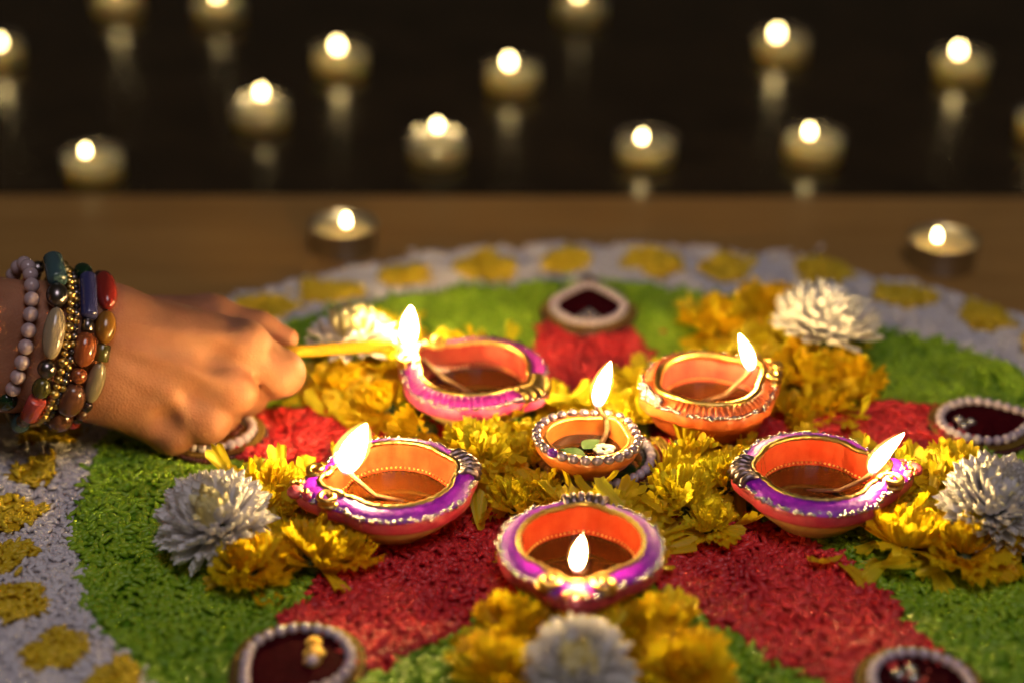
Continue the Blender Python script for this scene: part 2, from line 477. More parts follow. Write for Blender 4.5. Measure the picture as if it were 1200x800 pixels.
# ------------------------------------------------------------------ tea lights
def wax_mesh():
    mb = MB(); rows = []
    for r, z in ((0.0182, 0.0004), (0.0182, 0.0128), (0.0179, 0.0133), (0.0168, 0.0130), (0.0150, 0.0122), (0.0110, 0.0118), (0.0045, 0.0117), (0.0004, 0.0117)):
        rows.append([(r * math.cos(a), r * math.sin(a), z) for a in [2 * PI * k / 36 for k in range(36)]])
    mb.grid(rows, True, True, True)
    return mb.mesh('wax', M['wax'])
def cup_mesh(m):
    mb = MB(); rows = []
    for r, z in ((0.0040, 0.0), (0.0180, 0.0), (0.0186, 0.0006), (0.0189, 0.0148), (0.0195, 0.0152), (0.0193, 0.0156), (0.0187, 0.0152), (0.01855, 0.0134)):
        rows.append([(r * math.cos(a), r * math.sin(a), z) for a in [2 * PI * k / 36 for k in range(36)]])
    mb.grid(rows, True, True)
    return mb.mesh('cup', m)
M['wax_tin'] = mat('wax_in_tin', (0.88, 0.68, 0.30), 0.32, sss=0.25, sss_r=(0.010, 0.008, 0.004), coat=0.2)
WAX_TIN = wax_mesh(); WAX_TIN.materials[0] = M['wax_tin']
WAX, CUP_TIN, CUP_CLEAR = wax_mesh(), cup_mesh(M['tin']), cup_mesh(M['clear'])
TWICK = MB().tube([(0, 0, 0.0105), (0.0003, 0, 0.014), (0.0009, 0.0003, 0.0170)], [0.0007, 0.0006, 0.0005], 6).mesh('wick', M['char'])
TFL = [flame_mesh('flame', h, r, l, M['flame_far']) for h, r, l in ((0.0084, 0.0018, (0.0005, 0)), (0.0092, 0.0019, (-0.0006, 0.0004)), (0.0078, 0.0018, (0.001, 0)))]
def tealight(px, py, fx, fy, zb, label, group=None, clear=True, k=0, tilt=(0, 0)):
    p = P(px, py, zb + 0.0145); p.z = zb
    t = empty('tealight', p, rot=(tilt[0], tilt[1], random.uniform(0, 6)))
    t.rotation_mode = 'XYZ'
    tag(t, label, 'candle', group)
    rz = Matrix.Rotation(-t.rotation_euler.z, 4, 'Z')
    obj('cup', CUP_CLEAR if clear else CUP_TIN, t)
    obj('wax', WAX if clear else WAX_TIN, t, Matrix.Diagonal((1, 1, random.uniform(0.72, 1.02), 1)))
    q = P(fx, fy, zb + 0.021) - p; q.z = 0
    if q.length > 0.011: q *= 0.011 / q.length
    q = rz @ q
    obj('wick', TWICK, t, Matrix.Translation(q))
    obj('flame', TFL[k % 3], t, Matrix.Translation((q.x + 0.0009, q.y, 0.0140)) @ Matrix.Scale(random.uniform(0.82, 1.15), 4))
    return t
BACK = 'tealights on the dark floor'
BL = 'lit tealight with glowing wax standing on the dark glossy floor'
tealight(401, 264, 405, 255, 0.0, 'lit tealight on the brown board behind the hand and the white border', 'tealights on the board', False, 0, (0.03, 0.0))
tealight(1106, 281, 1098, 272, 0.0, 'lit tealight on the brown board behind the orange lamp and its white flower', 'tealights on the board', False, 1)
k = 0
for px, py, fx, fy, tl in ((108, 181, 97, 171, (-0.05, 0.16)), (305, 121, 306, 103, (0, 0)), (398, 60, 396, 50, (0, 0)), (511, 161, 512, 139, (0, 0)),
                       (601, 80, 596, 70, (0, 0)), (757, 162, 750, 156, (0, 0)), (954, 160, 950, 150, (0, 0)), (917, 43, 911, 35, (0, 0)),
                       (1127, 66, 1123, 55, (0, 0)), (-6, 50, 0, 45, (0, 0)), (137, -8, 135, -20, (0, 0)), (256, 0, 256, -12, (0, 0)),
                       (680, 0, 678, -12, (0, 0)), (1228, 135, 1224, 128, (0, 0))):
    tealight(px, py, fx, fy, FLOOR_Z, BL, BACK, True, k, (random.gauss(0, 0.02), random.gauss(0, 0.02))); k += 1

# ------------------------------------------------------------------ oil lamps (diyas)
def outline(th, sp, bk, sq, scal):
    th = (th + PI) % (2 * PI) - PI
    r = 1 + sp * math.exp(-(th / 0.30) ** 2) - 0.22 * sp * math.exp(-((abs(th) - 0.66) / 0.16) ** 2)
    d = abs(abs(th) - PI)
    r += bk * math.exp(-(d / 0.24) ** 2) - 0.35 * bk * math.exp(-((d - 0.45) / 0.13) ** 2)
    r += sq * math.cos(4 * th)
    if scal: r += scal * abs(math.sin(11 * th))
    return r
NS = 112
def polar(R, prof, par, scal=0.0, cap=False, rough=0.0):
    mb = MB(); rows = []
    for rf, z, w in prof:
        row = []
        for j in range(NS):
            a = 2 * PI * j / NS
            s = outline(a, par[0], par[1], par[2], scal)
            r = R * rf * (1 + (s - 1) * w)
            zz = z + 0.0016 * math.exp(-(((a + PI) % (2 * PI) - PI) / 0.35) ** 2) * (1 if z > 0.014 else 0) * w
            row.append((r * math.cos(a), r * math.sin(a), zz))
        rows.append(row)
    mb.grid(rows, True, cap, False)
    return mb
def ring_pts(R, rf, z, par, n, w=1.0):
    out = []
    for j in range(n):
        a = 2 * PI * j / n
        r = R * rf * (1 + (outline(a, *par, 0.0) - 1) * w)
        out.append(Vector((r * math.cos(a), r * math.sin(a), z + 0.0016 * w * math.exp(-(((a + PI) % (2 * PI) - PI) / 0.35) ** 2))))
    return out
def closed_tube(mb, pts, rad, seg=7):
    n = len(pts); rows = []
    for i, p in enumerate(pts):
        t = (pts[(i + 1) % n] - pts[i - 1]).normalized()
        up = Vector((0, 0, 1)); sd = t.cross(up).normalized()
        rr = rad(i) if callable(rad) else rad
        rows.append([p + (sd * math.cos(a) + up * math.sin(a)) * rr for a in [2 * PI * k / seg for k in range(seg)]])
    rows.append(rows[0])
    mb.grid(rows, True)
    return mb
def glitter(mb, pts, r0, r1, per, jit):
    for p in pts:
        for _ in range(per):
            q = p + Vector((random.gauss(0, jit), random.gauss(0, jit), random.gauss(0, jit * 0.5)))
            mb.ball(q, random.uniform(r0, r1), 5, 3, (random.uniform(.7, 1.4), random.uniform(.7, 1.4), random.uniform(.6, 1.1)))
    return mb

LAMPS = []
def clear_of_lamps(p, f=0.92):
    return all((p.x - x) ** 2 + (p.y - y) ** 2 > (f * r) ** 2 for x, y, r in LAMPS)
def diya(rim_px, half_px, z0, spout_deg, fl_base, fl_tip, fl_w, label, style, tilt=0.0, hgt=0.0235):
    ZR = hgt
    c = P(*rim_px, z0 + ZR)
    R = px_len(c, half_px)
    LAMPS.append((c.x, c.y, R))
    root = empty('oil_lamp', (c.x, c.y, z0), math.radians(spout_deg))
    tag(root, label, 'oil lamp', 'clay oil lamps on the rangoli')
    par = {'purple': (0.24, 0.07, 0.0), 'magenta': (0.18, 0.09, 0.012), 'orange': (0.14, 0.05, 0.018)}[style]
    rim_m = {'purple': 'purple', 'magenta': 'magenta', 'orange': 'orangeband'}[style]
    side_m = {'purple': 'redband', 'magenta': 'pinkband', 'orange': 'orangeband'}[style]
    body_m = {'purple': 'cream', 'magenta': 'cream', 'orange': 'orangeband'}[style]
    in_m = {'purple': 'inner', 'magenta': 'innerpink', 'orange': 'innerpink'}[style]
    scal = {'purple': 0.0, 'magenta': 0.010, 'orange': 0.028}[style]
    zb, zt = ZR - 0.0085, ZR - 0.0026
    bowl = polar(R, [(0.52, 0.0, 0), (0.56, 0.0012, 0), (0.60, 0.0032, 0.05), (0.72, 0.0065, 0.2), (0.84, 0.0105, 0.4), (0.92, zb + 0.0004, 0.8)], par, cap=True)
    obw = bowl.build('bowl', M[body_m], root)
    side = polar(R, [(0.92, zb, 0.85), (0.985, zb + 0.0004, 1), (1.0, zb + 0.0016, 1), (1.0, zt - 0.0012, 1), (0.985, zt, 1)], par, scal)
    side.build('side_band', M[side_m], root)
    rim_rows = [(0.985, zt, 1), (0.96, zt + 0.0012, 1), (0.88, zt + 0.0026, 1), (0.78, zt + 0.0034, 1), (0.740, zt + 0.0026, 1)]
    rim = polar(R, rim_rows, par)
    if style != 'purple':                         # transverse ridges pressed into the rim
        rb = MB()
        for j in range(64):
            a = 2 * PI * j / 64
            if abs((a + PI) % (2 * PI) - PI) < 0.5 or abs(abs((a + PI) % (2 * PI) - PI) - PI) < 0.42: continue
            s = outline(a, *par, 0)
            rb.tube([(R * s * q * math.cos(a), R * s * q * math.sin(a), zz) for q, zz in ((0.81, zt + 0.0032), (0.88, zt + 0.0026), (0.965, zt + 0.0010))], 0.0008, 6)
        rm = rim.build('rim', M[rim_m], root)
        tag(rb.build('ridges', M[rim_m], rm), kind='stuff')
    else:
        rm = rim.build('rim', M[rim_m], root)
    # inner wall with pressed ribs
    mb = MB(); rows = []
    for rf, z, w, rib in ((0.740, zt + 0.0024, 1, 0), (0.730, zt - 0.0004, .95, .004), (0.705, ZR - 0.0085, .75, .012), (0.66, ZR - 0.0145, .4, .010), (0.52, ZR - 0.0180, .15, 0), (0.30, ZR - 0.0190, 0, 0), (0.02, ZR - 0.0192, 0, 0)):
        row = []
        for j in range(NS):
            a = 2 * PI * j / NS
            r = R * rf * (1 + (outline(a, *par, 0) - 1) * w) * (1 + rib * math.cos(28 * a))
            row.append((r * math.cos(a), r * math.sin(a), z + 0.0012 * w * math.exp(-(((a + PI) % (2 * PI) - PI) / 0.35) ** 2)))
        rows.append(row)
    mb.grid(rows, True, False, True)
    iw = mb.build('inner_wall', M[in_m], root)
    g = MB()
    for p in ring_pts(R, 0.675, ZR - 0.0106, par, 72, 0.6): g.ball(p, 0.00055, 5, 3)
    tag(g.build('dotted_line', M['gold'], iw), kind='stuff')
    oil = polar(R, [(0.67, ZR - 0.0118, .45), (0.3, ZR - 0.0118, .2), (0.01, ZR - 0.0118, 0)], par)
    oil.build('oil', M['oil'], root)
    # gold line inside the rim, glitter line on its outer edge
    gt = closed_tube(MB(), ring_pts(R, 0.755, zt + 0.0031, par, 120), (lambda i: 0.00115 + 0.0002 * math.sin(i * 1.9)) if style != 'orange' else (lambda i: 0.0017 + 0.0002 * math.sin(i * 2.3)), 8)
    gt.build('gold_line', M['gold' if style != 'purple' else 'darkgold'], rm)
    gl = glitter(MB(), ring_pts(R, 0.972, zt + 0.0007, par, 110), 0.00045, 0.00105, 3, 0.0007)
    tag(gl.build('glitter_line', M['silver'], rm), kind='stuff')
    # scroll ornaments either side of the spout and a knob at its tip
    so = par[0]
    for sgn in (1, -1):
        a0 = 0.36 * sgn
        rr = R * outline(a0, *par, 0)
        sc = MB(); pts = []
        for i in range(22):
            u = i / 21
            ph = sgn * (u * 2.6 * PI) + PI
            rad_ = R * (0.145 * (1 - u) + 0.025)
            pts.append((rr * 0.90 * math.cos(a0) + rad_ * math.cos(ph), rr * 0.90 * math.sin(a0) + rad_ * math.sin(ph), zt + 0.0034 + 0.0012 * u))
        sc.tube(pts, [0.0017 - 0.0006 * (i / 21) for i in range(22)], 7)
        sc.ball((rr * 0.90 * math.cos(a0), rr * 0.90 * math.sin(a0), zt + 0.0018), R * 0.15, 12, 6, (1, 1, 0.20))
        sc.build('scroll', M['gold'], root)
    kn = MB()
    for (ax, ay, s) in ((1.0, 0, 1.0), (0.90, 0.11, 0.75), (0.90, -0.11, 0.75)):
        kn.ball((R * (1 + so) * ax, R * ay * 1.2, zt + 0.0020), R * 0.105 * s, 12, 7, (1, 1.1, 0.75))
    kn.build('spout_knob', M['gold' if style == 'orange' else 'redband'], root)
    sg = glitter(MB(), [Vector((R * (1 + so) * (0.86 + 0.12 * random.random()), R * random.uniform(-0.16, 0.16), zt + 0.0036)) for _ in range(26)], 0.0005, 0.0012, 1, 0.0006)
    tag(sg.build('spout_beads', M['gold'], root), kind='stuff')
    # pressed scroll at the back
    bo = MB()
    for i in range(6 if style != 'orange' else 0):
        a = PI + (i - 2.5) * 0.105
        s = outline(a, *par, 0)
        bo.tube([(R * s * q * math.cos(a), R * s * q * math.sin(a), zz) for q, zz in ((0.785, zt + 0.0010), (0.81, zt + 0.0034), (0.90, zt + 0.0042), (0.98, zt + 0.0026), (1.01, zt - 0.0002))], 0.0015, 7)
    if style == 'orange':
        glitter(bo, [Vector((-R * (0.92 + 0.10 * random.random()), R * random.uniform(-0.3, 0.3), zt + 0.003)) for _ in range(170)], 0.0005, 0.0011, 1, 0.0006)
    bo.build('back_scroll', M['silver' if style == 'orange' else ('darksilver' if style == 'purple' else 'darkgold')], root)
    # wick from the oil over the spout, and its flame
    inv = Matrix.Rotation(-math.radians(spout_deg), 4, 'Z')
    zf = z0 + ZR + 0.0010
    fb = P(*fl_base, zf)
    lb = inv @ (fb - Vector((c.x, c.y, z0)))
    wp = [Vector((lb.x * 0.05 - 0.004, lb.y * 0.1 + 0.003, ZR - 0.0125)), Vector((lb.x * 0.45, lb.y * 0.5 + 0.001, ZR - 0.0098)), Vector((lb.x * 0.82, lb.y * 0.9, ZR - 0.0030)),
          Vector((lb.x * 0.97, lb.y, ZR + 0.0004)), Vector((lb.x, lb.y, ZR + 0.0032))]
    wk = MB().tube(wp, [0.0009, 0.0010, 0.0011, 0.0012, 0.0008], 8).build('wick', M['wick'], root)
    MB().tube([wp[-1], wp[-1] + Vector((0.0004, 0, 0.0016)), wp[-1] + Vector((0.0012, 0, 0.0030))], [0.0009, 0.0008, 0.0004], 6).build('wick_tip', M['char'], wk)
    add_flame(root, inv, fb, fl_base, fl_tip, fl_w)
    return root

def add_flame(root, inv, fb, base, tip, wpx):
    base = (base[0] + 0.10 * (tip[0] - base[0]), base[1] + 0.10 * (tip[1] - base[1])); wpx = wpx * 0.70
    dx, dy = tip[0] - base[0], base[1] - tip[1]
    k = px_len(fb, 1)
    h = dy * k / math.cos(PITCH + 0.08)
    lean = inv @ Vector((dx * k, 0, 0))
    me = flame_mesh('flame', h, wpx * 0.5 * k, (lean.x, lean.y), M['flame'])
    loc = inv @ (fb - root.location)
    fo = obj('flame', me, root, Matrix.Translation(loc))
    glow_shell = flame_mesh('mantle', h * 0.98, wpx * 0.5 * k * 1.42, (lean.x, lean.y), M['mantle'], 0.40)
    obj('mantle', glow_shell, fo, Matrix.Translation((0, 0, h * 0.07)))

Z0 = 0.0068
diya((681, 634), 98, Z0, -95, (676, 668), (682, 624), 23, 'purple rimmed lamp whose spout faces the white flower on marigolds at the front', 'purple')
diya((462, 556), 95, Z0, 197, (408, 553), (434, 491), 44, 'purple rimmed lamp with the largest flame, left of the beaded centre lamp', 'purple')
diya((957, 549), 93, Z0, 1, (1022, 554), (1058, 503), 25, 'purple rimmed lamp with a slanting flame in front of the orange lamp', 'purple')
diya((556, 432), 87, Z0, 148, (479, 405), (483, 357), 27, 'magenta rimmed lamp being lit by the yellow taper candle', 'magenta')
diya((831, 446), 80, Z0 + 0.002, 24, (879, 434), (862, 389), 21, 'orange ribbed lamp with silver glitter trim among marigolds', 'orange', hgt=0.027)

# beaded lamp in the middle
def centre_lamp():
    z0, ZR = 0.0165, 0.0150
    c = P(687, 514, z0 + ZR)
    LAMPS.append((c.x, c.y, px_len(c, 60)))
    R = px_len(c, 60)
    root = empty('oil_lamp', (c.x, c.y, z0), 0.0)
    root.rotation_euler = (math.radians(-3), math.radians(2), 0)
    tag(root, 'small plain terracotta lamp ringed with lilac beads at the centre', 'oil lamp', 'clay oil lamps on the rangoli')
    par = (0.10, 0.0, 0.0); rot = math.radians(52)
    mm = Matrix.Diagonal((1, 1, 0.75, 1)) @ Matrix.Rotation(rot, 4, 'Z')
    polar(R, [(0.50, 0.0, 0), (0.55, 0.0008, 0), (0.70, 0.0040, 0.1), (0.88, 0.0090, .5), (0.99, 0.0135, 1), (1.04, 0.0170, 1), (1.02, 0.0192, 1), (0.94, 0.0205, 1), (0.84, 0.0206, 1), (0.80, 0.0196, 1)], par, cap=True).build('bowl', M['clay'], root, mm)
    polar(R, [(0.80, 0.0196, 1), (0.77, 0.0165, .8), (0.70, 0.0110, .5), (0.52, 0.0070, .2), (0.25, 0.0058, 0), (0.01, 0.0057, 0)], par).build('inner_wall', M['clay'], root, mm)
    closed_tube(MB(), ring_pts(R, 0.82, 0.0203, par, 90), 0.0007, 7).build('rim_line', M['gold'], root, mm)
    polar(R, [(0.715, 0.0118, .5), (0.3, 0.0118, .2), (0.01, 0.0118, 0)], par).build('oil', M['oil'], root, mm)
    bm = MB().ball((0, 0, 0), 1, 12, 8).mesh('bead', M['bead'])
    ba = MB().ball((0, 0, 0), 1, 12, 8).mesh('bead', M['amethyst'])
    n = 27
    for i in range(n):
        a = 2 * PI * i / n
        p = mm @ Vector((R * 1.0 * outline(a, *par, 0) * math.cos(a), R * 1.0 * outline(a, *par, 0) * math.sin(a), 0.0212))
        wa = (a + rot) % (2 * PI)
        obj('bead', ba if abs(wa - math.radians(226)) < 0.12 else bm, root, Matrix.Translation(p) @ Matrix.Rotation(wa, 4, 'Z') @ Matrix.Diagonal((0.0023, 0.0026, 0.0021, 1)))
    lf = MB()  # green reflections in the oil, put in as leaf shapes
    rows = [[(0.0045 * math.sin(PI * i / 7) * s, -0.006 + 0.012 * i / 7, 0.0004 + 0.0003 * abs(s)) for s in (-1, -.5, 0, .5, 1)] for i in range(8)]
    lf.grid(rows).build('leaf', M['leaf'], root, Matrix.Translation((-0.006, -0.004, 0.0093)) @ Matrix.Rotation(1.1, 4, 'Z'))
    lf2 = MB().grid(rows).build('leaf', M['leaf'], root, Matrix.Translation((0.002, 0.004, 0.0094)) @ Matrix.Rotation(-0.7, 4, 'Z'))
    zf = z0 + 0.0225
    fb = P(699, 476, zf)
    lb = fb - root.location
    w0 = P(711, 497, z0 + 0.0155) - root.location
    wp = [Vector((w0.x * 0.6, w0.y * 0.3, 0.0088)), Vector((w0.x, w0.y, 0.0125)), Vector((w0.x * 0.85 + lb.x * 0.15, lb.y, 0.0170)), Vector((lb.x, lb.y, 0.0215)), Vector((lb.x, lb.y, 0.0260))]
    MB().tube(wp, [0.0013, 0.0013, 0.0012, 0.0012, 0.0008], 8).build('wick', M['wick'], root)
    gl = MB()
    glitter(gl, [mm @ Vector((R * (0.90 + 0.18 * random.random()), R * random.uniform(-0.25, 0.25), 0.0215)) for _ in range(40)], 0.0006, 0.0014, 1, 0.0006)
    tag(gl.build('spout_beads', M['darkgold'], root), kind='stuff')
    cw = MB()  # white flame reflection in the oil, put in as pale blobs
    for i in range(9):
        a = i * 2.4; q = Vector((0.0075 + 0.0028 * math.cos(a), 0.0005 + 0.0035 * math.sin(a), 0.0096))
        cw.ball(q, random.uniform(0.0012, 0.0024), 8, 5, (1.2, 1, 0.5))
    cw.build('cotton_wad', mat('cotton', (0.8, 0.74, 0.6), 0.7, sss=0.3, bump=0.6, bscale=900), root)
    add_flame(root, Matrix.Identity(4), fb, (699, 476), (712, 420), 26)
centre_lamp()

# ------------------------------------------------------------------ teardrop ornaments with pearls
BEAD = {k: MB().ball((0, 0, 0), 1, 12, 8).mesh('bead', M[m]) for k, m in (('pearl', 'pearl'), ('gold', 'gold'), ('gem', 'gem'), ('maroon', 'maroonbead'))}
def tear(s, n, W, L):
    """closed teardrop: round end at -x, tip at +x, inset by s"""
    out = []
    for i in range(n):
        a = 2 * PI * i / n
        r = 1.0
        x = math.cos(a); y = math.sin(a) * (1 - 0.30 * max(0, math.cos(a)) ** 1.5)
        x = x * (1 + 0.18 * max(0, math.cos(a)) ** 6)
        out.append(Vector(((L / 2 - s) * x, (W / 2 - s) * y, 0)))
    return out
def resample(pts, n):
    q = pts + [pts[0]]
    d = [0]
    for i in range(len(pts)): d.append(d[-1] + (q[i + 1] - q[i]).length)
    out = []
    j = 0
    for k in range(n):
        t = d[-1] * k / n
        while d[j + 1] < t: j += 1
        out.append(q[j].lerp(q[j + 1], (t - d[j]) / (d[j + 1] - d[j])))
    return out
def rope(mb, pts, z, r, n):
    for p in resample(pts, n):
        mb.ball((p.x, p.y, z), r, 6, 4)
    return mb
def ornament(px, label, gems, face='velvet', W=0.050, L=0.054, z=0.0062, turn=0.0):
    p = P(*px, z + 0.004)
    d = Vector((p.x, p.y)) - Vector(center_pt)
    root = empty('teardrop_ornament', (p.x, p.y, z), math.atan2(d.y, d.x) + turn)
    tag(root, label, 'ornament', 'teardrop ornaments at the petal ends')
    mb = MB()
    mb.grid([[v + Vector((0, 0, zz)) for v in tear(s, 64, W, L)] for s, zz in ((0.0003, -0.001), (0, 0.0008), (0.001, 0.0022), (0.006, 0.0026), (0.010, 0.0026))], True, True, True)
    mb.build('base', M['maroonbead'], root)
    fc = MB().grid([[v + Vector((0, 0, zz)) for v in tear(s, 64, W, L)] for s, zz in ((0.0075, 0.0027), (0.0082, 0.0033), (0.014, 0.0037), (0.020, 0.0038))], True, False, True)
    fc.build('velvet_face', M[face], root)
    tag(rope(MB(), tear(0.0006, 90, W, L), 0.0012, 0.00105, 84).build('bead_edge', M['maroonbead'], root), kind='stuff')
    tag(rope(MB(), tear(0.0019, 90, W, L), 0.0028, 0.00085, 96).build('gold_rope', M['rope'], root), kind='stuff')
    tag(rope(MB(), tear(0.0035, 90, W, L), 0.0032, 0.0007, 104).build('gold_rope', M['rope'], root), kind='stuff')
    for q in resample(tear(0.0068, 120, W, L), 27):
        obj('pearl', BEAD['pearl'], root, Matrix.Translation((q.x, q.y, 0.0044)) @ Matrix.Scale(0.00240 * random.uniform(.93, 1.05), 4))
    cap_ = MB().ball((L / 2 * 0.98, 0, 0.0042), 0.0046, 12, 7, (0.9, 1.5, 0.55)).ball((L / 2 * 1.16, 0, 0.0040), 0.0028, 10, 6)
    cap_.build('gold_cap', M['darkgold'], root)
    for gxx, gyy, gr, gk in gems:
        gm = obj('gem', BEAD[gk], root, Matrix.Translation((gxx, gyy, 0.0046)) @ Matrix.Diagonal((gr, gr, gr * 0.7, 1)))
        rg = closed_tube(MB(), [Vector((gxx + gr * 1.15 * math.cos(2 * PI * i / 16), gyy + gr * 1.15 * math.sin(2 * PI * i / 16), 0.0040)) for i in range(16)], 0.0005, 5)
        rg.build('gem_setting', M['darksilver' if gk == 'gem' else 'rope'], root)
tri = lambda x, r, k: [(x, 0.0030, r, k), (x, -0.0030, r, k), (x + 0.0045, 0, r, k)]
ornament(ORN[0], 'pearl rimmed teardrop ornament at the far end, beyond the beaded lamp', tri(-0.012, 0.0019, 'gem'))
ornament(ORN[1], 'dark teardrop ornament with three rhinestones beside the marigolds and the green rice', tri(-0.011, 0.0021, 'gem'))
ornament(ORN[2], 'pearl rimmed ornament at the tip of the broad crimson rice petal', tri(-0.010, 0.0021, 'gem'))
ornament(ORN[3], 'pearl ornament with golden beads between green rice and a crimson petal tip', [(-0.008, 0.002, 0.0034, 'gold'), (-0.013, -0.003, 0.0025, 'gold'), (-0.004, 0.0045, 0.0026, 'pearl')], W=0.054, L=0.056)
ornament(ORN[4], 'teardrop ornament with dark red gems half hidden under the hand', tri(-0.012, 0.0026, 'maroon'), face='darkgold', W=0.047, L=0.052)

# round ornament under the centre lamp
cp = P(698, 540, 0.012)
ro = empty('round_ornament', (cp.x, cp.y, 0.0105))
LAMPS.append((cp.x, cp.y, 0.0335))
tag(ro, 'round green stone ornament with lilac pearls under the beaded centre lamp', 'ornament')
RR = 0.0285
circ = lambda r, n=90: [Vector((r * math.cos(2 * PI * i / n), r * math.sin(2 * PI * i / n), 0)) for i in range(n)]
MB().grid([[v + Vector((0, 0, zz)) for v in circ(r)] for r, zz in ((RR * 0.97, -0.001), (RR, 0.001), (RR * 0.97, 0.0028), (RR * 0.8, 0.003))], True, True, True).build('base', M['maroonbead'], ro)
MB().grid([[v + Vector((0, 0, zz)) for v in circ(r)] for r, zz in ((RR * 0.78, 0.003), (RR * 0.75, 0.0050), (RR * 0.5, 0.0062), (RR * 0.2, 0.0066))], True, False, True).build('green_stone', M['greenstone'], ro)
for q in circ(RR * 0.86, 36): obj('pearl', BEAD['pearl'], ro, Matrix.Translation((q.x, q.y, 0.0046)) @ Matrix.Scale(0.0023, 4))
tag(rope(MB(), circ(RR * 0.985), 0.0030, 0.0009, 92).build('gold_rope', M['rope'], ro), kind='stuff')
for s0 in range(5):
    rb = MB()
    for lay in range(3):
        for i in range(16):
            a = s0 * 2 * PI / 5 + 0.25 + (i / 15 - 0.5) * 0.62
            r = RR * (1.07 + 0.075 * lay)
            rb.ball((r * math.cos(a), r * math.sin(a), 0.0034 - 0.0004 * lay), 0.0010, 6, 4)
    tag(rb.build('bead_loop', M['gold' if s0 % 2 else 'rope'], ro), kind='stuff')

# ------------------------------------------------------------------ flowers
def petal_mesh(name, m, L, W0, W1, curl, cup, pleat, npl, nu=7, nv=7, tipcut=0.0, seed=0):
    """strip along +y; W0/W1 widths at base/tip, curl = bend along the length, pleat = frilled tip"""
    r = random.Random(seed)
    mb = MB(); rows = []
    ph = r.uniform(0, 6)
    for i in range(nu):
        t = 1 - (1 - i / (nu - 1)) ** (1.7 if tipcut else 1)
        w = (W0 + (W1 - W0) * t ** 0.8)
        if tipcut: w *= max(0.08, math.sin(PI * (0.16 + 0.84 * (1 - t) ** 0.55) / 2 + 0.0) if t > 0.55 else 1) if tipcut > 1 else math.sqrt(max(0.10, 1 - max(0, (t - tipcut) / (1 - tipcut)) ** 2))
        a = curl * t
        cyy = L * (math.sin(a) / curl if abs(curl) > 1e-3 else t)
        czz = L * ((1 - math.cos(a)) / curl if abs(curl) > 1e-3 else 0)
        row = []
        for j in range(nv):
            v = -1 + 2 * j / (nv - 1)
            zz = czz + cup * w * v * v + pleat * t ** 1.3 * math.sin(v * npl + ph)
            yy = cyy + (pleat * 1.1 * t ** 2 * math.cos(v * npl * 1.4 + ph * 2) if pleat else 0) - 0.10 * L * t * t * v * v
            row.append((w * v * (1 - 0.0 * t), yy, zz))
        rows.append(row)
    mb.grid(rows)
    return mb.mesh(name, m)

def petal_matrix(base, d, up):
    y = d.normalized(); x = y.cross(up).normalized(); z = x.cross(y)
    return Matrix(((x.x, y.x, z.x, base.x), (x.y, y.y, z.y, base.y), (x.z, y.z, z.z, base.z), (0, 0, 0, 1)))

MUM = [petal_mesh('petal', M['mum'], 0.0175, 0.0012, 0.0023, c, 0.42, 0.0, 0, 8, 5, 0.80, i) for i, c in enumerate((0.65, 0.85, 0.5))]
MUMC = [petal_mesh('petal', M['mum_core'], 0.0155, 0.0011, 0.0021, c, 0.42, 0.0, 0, 7, 5, 0.80, i) for i, c in enumerate((0.9, 1.3))]
def mum(px, py, z, width_px, label, tilt=(0, 0), n=298, core=30):
    p = P(px, py, z + 0.012); p.z = z
    S = px_len(p, width_px) / 0.050
    root = empty('white_chrysanthemum', p, rot=(tilt[0], tilt[1], 0))
    tag(root, label, 'flower', 'white chrysanthemums on the rangoli')
    MB().ball((0, 0, 0.004), 0.009 * S, 12, 7, (1, 1, 0.8)).build('flower_base', M['leafy'], root)
    for i in range(n):
        t = (i + 0.5) / n
        a = i * 2.39996 + random.gauss(0, 0.09)
        el = math.radians(88 - 100 * t ** 0.80 + random.gauss(0, 5))
        d = Vector((math.cos(a) * math.cos(el), math.sin(a) * math.cos(el), math.sin(el)))
        base = Vector((0, 0, 0.0085 * S)) + Vector((d.x, d.y, d.z * 0.75)) * 0.0065 * S
        s = S * (0.92 + 0.20 * t) * random.uniform(0.88, 1.10)
        el2 = el + math.radians(4 if i < core else -6)
        d2 = Vector((math.cos(a) * math.cos(el2), math.sin(a) * math.cos(el2), math.sin(el2)))
        up = Vector((-math.cos(a) * math.sin(el2), -math.sin(a) * math.sin(el2), math.cos(el2)))
        me = MUMC[i % 2] if i < core else MUM[random.randrange(3)]
        obj('petal', me, root, petal_matrix(base, d2, up) @ Matrix.Scale(s * (1.1 if i < core else 1), 4))
    return root
mum(413, 392, 0.019, 108, 'white chrysanthemum behind the yellow taper candle', (-0.15, 0.0), n=260, core=140)
mum(965, 380, 0.018, 132, 'white chrysanthemum standing on marigolds behind the orange lamp', (-0.15, 0.1), core=14)
mum(1166, 582, 0.016, 140, 'white chrysanthemum by the marigolds in front of the rhinestone ornament', (0.35, 0.05), core=14)
mum(678, 768, 0.012, 138, 'white chrysanthemum on the marigolds in front of the front lamp', (0.42, 0), core=84)
mum(254, 600, 0.012, 142, 'white chrysanthemum with a yellow heart on green rice beside the hand', (0.36, -0.05), core=84)

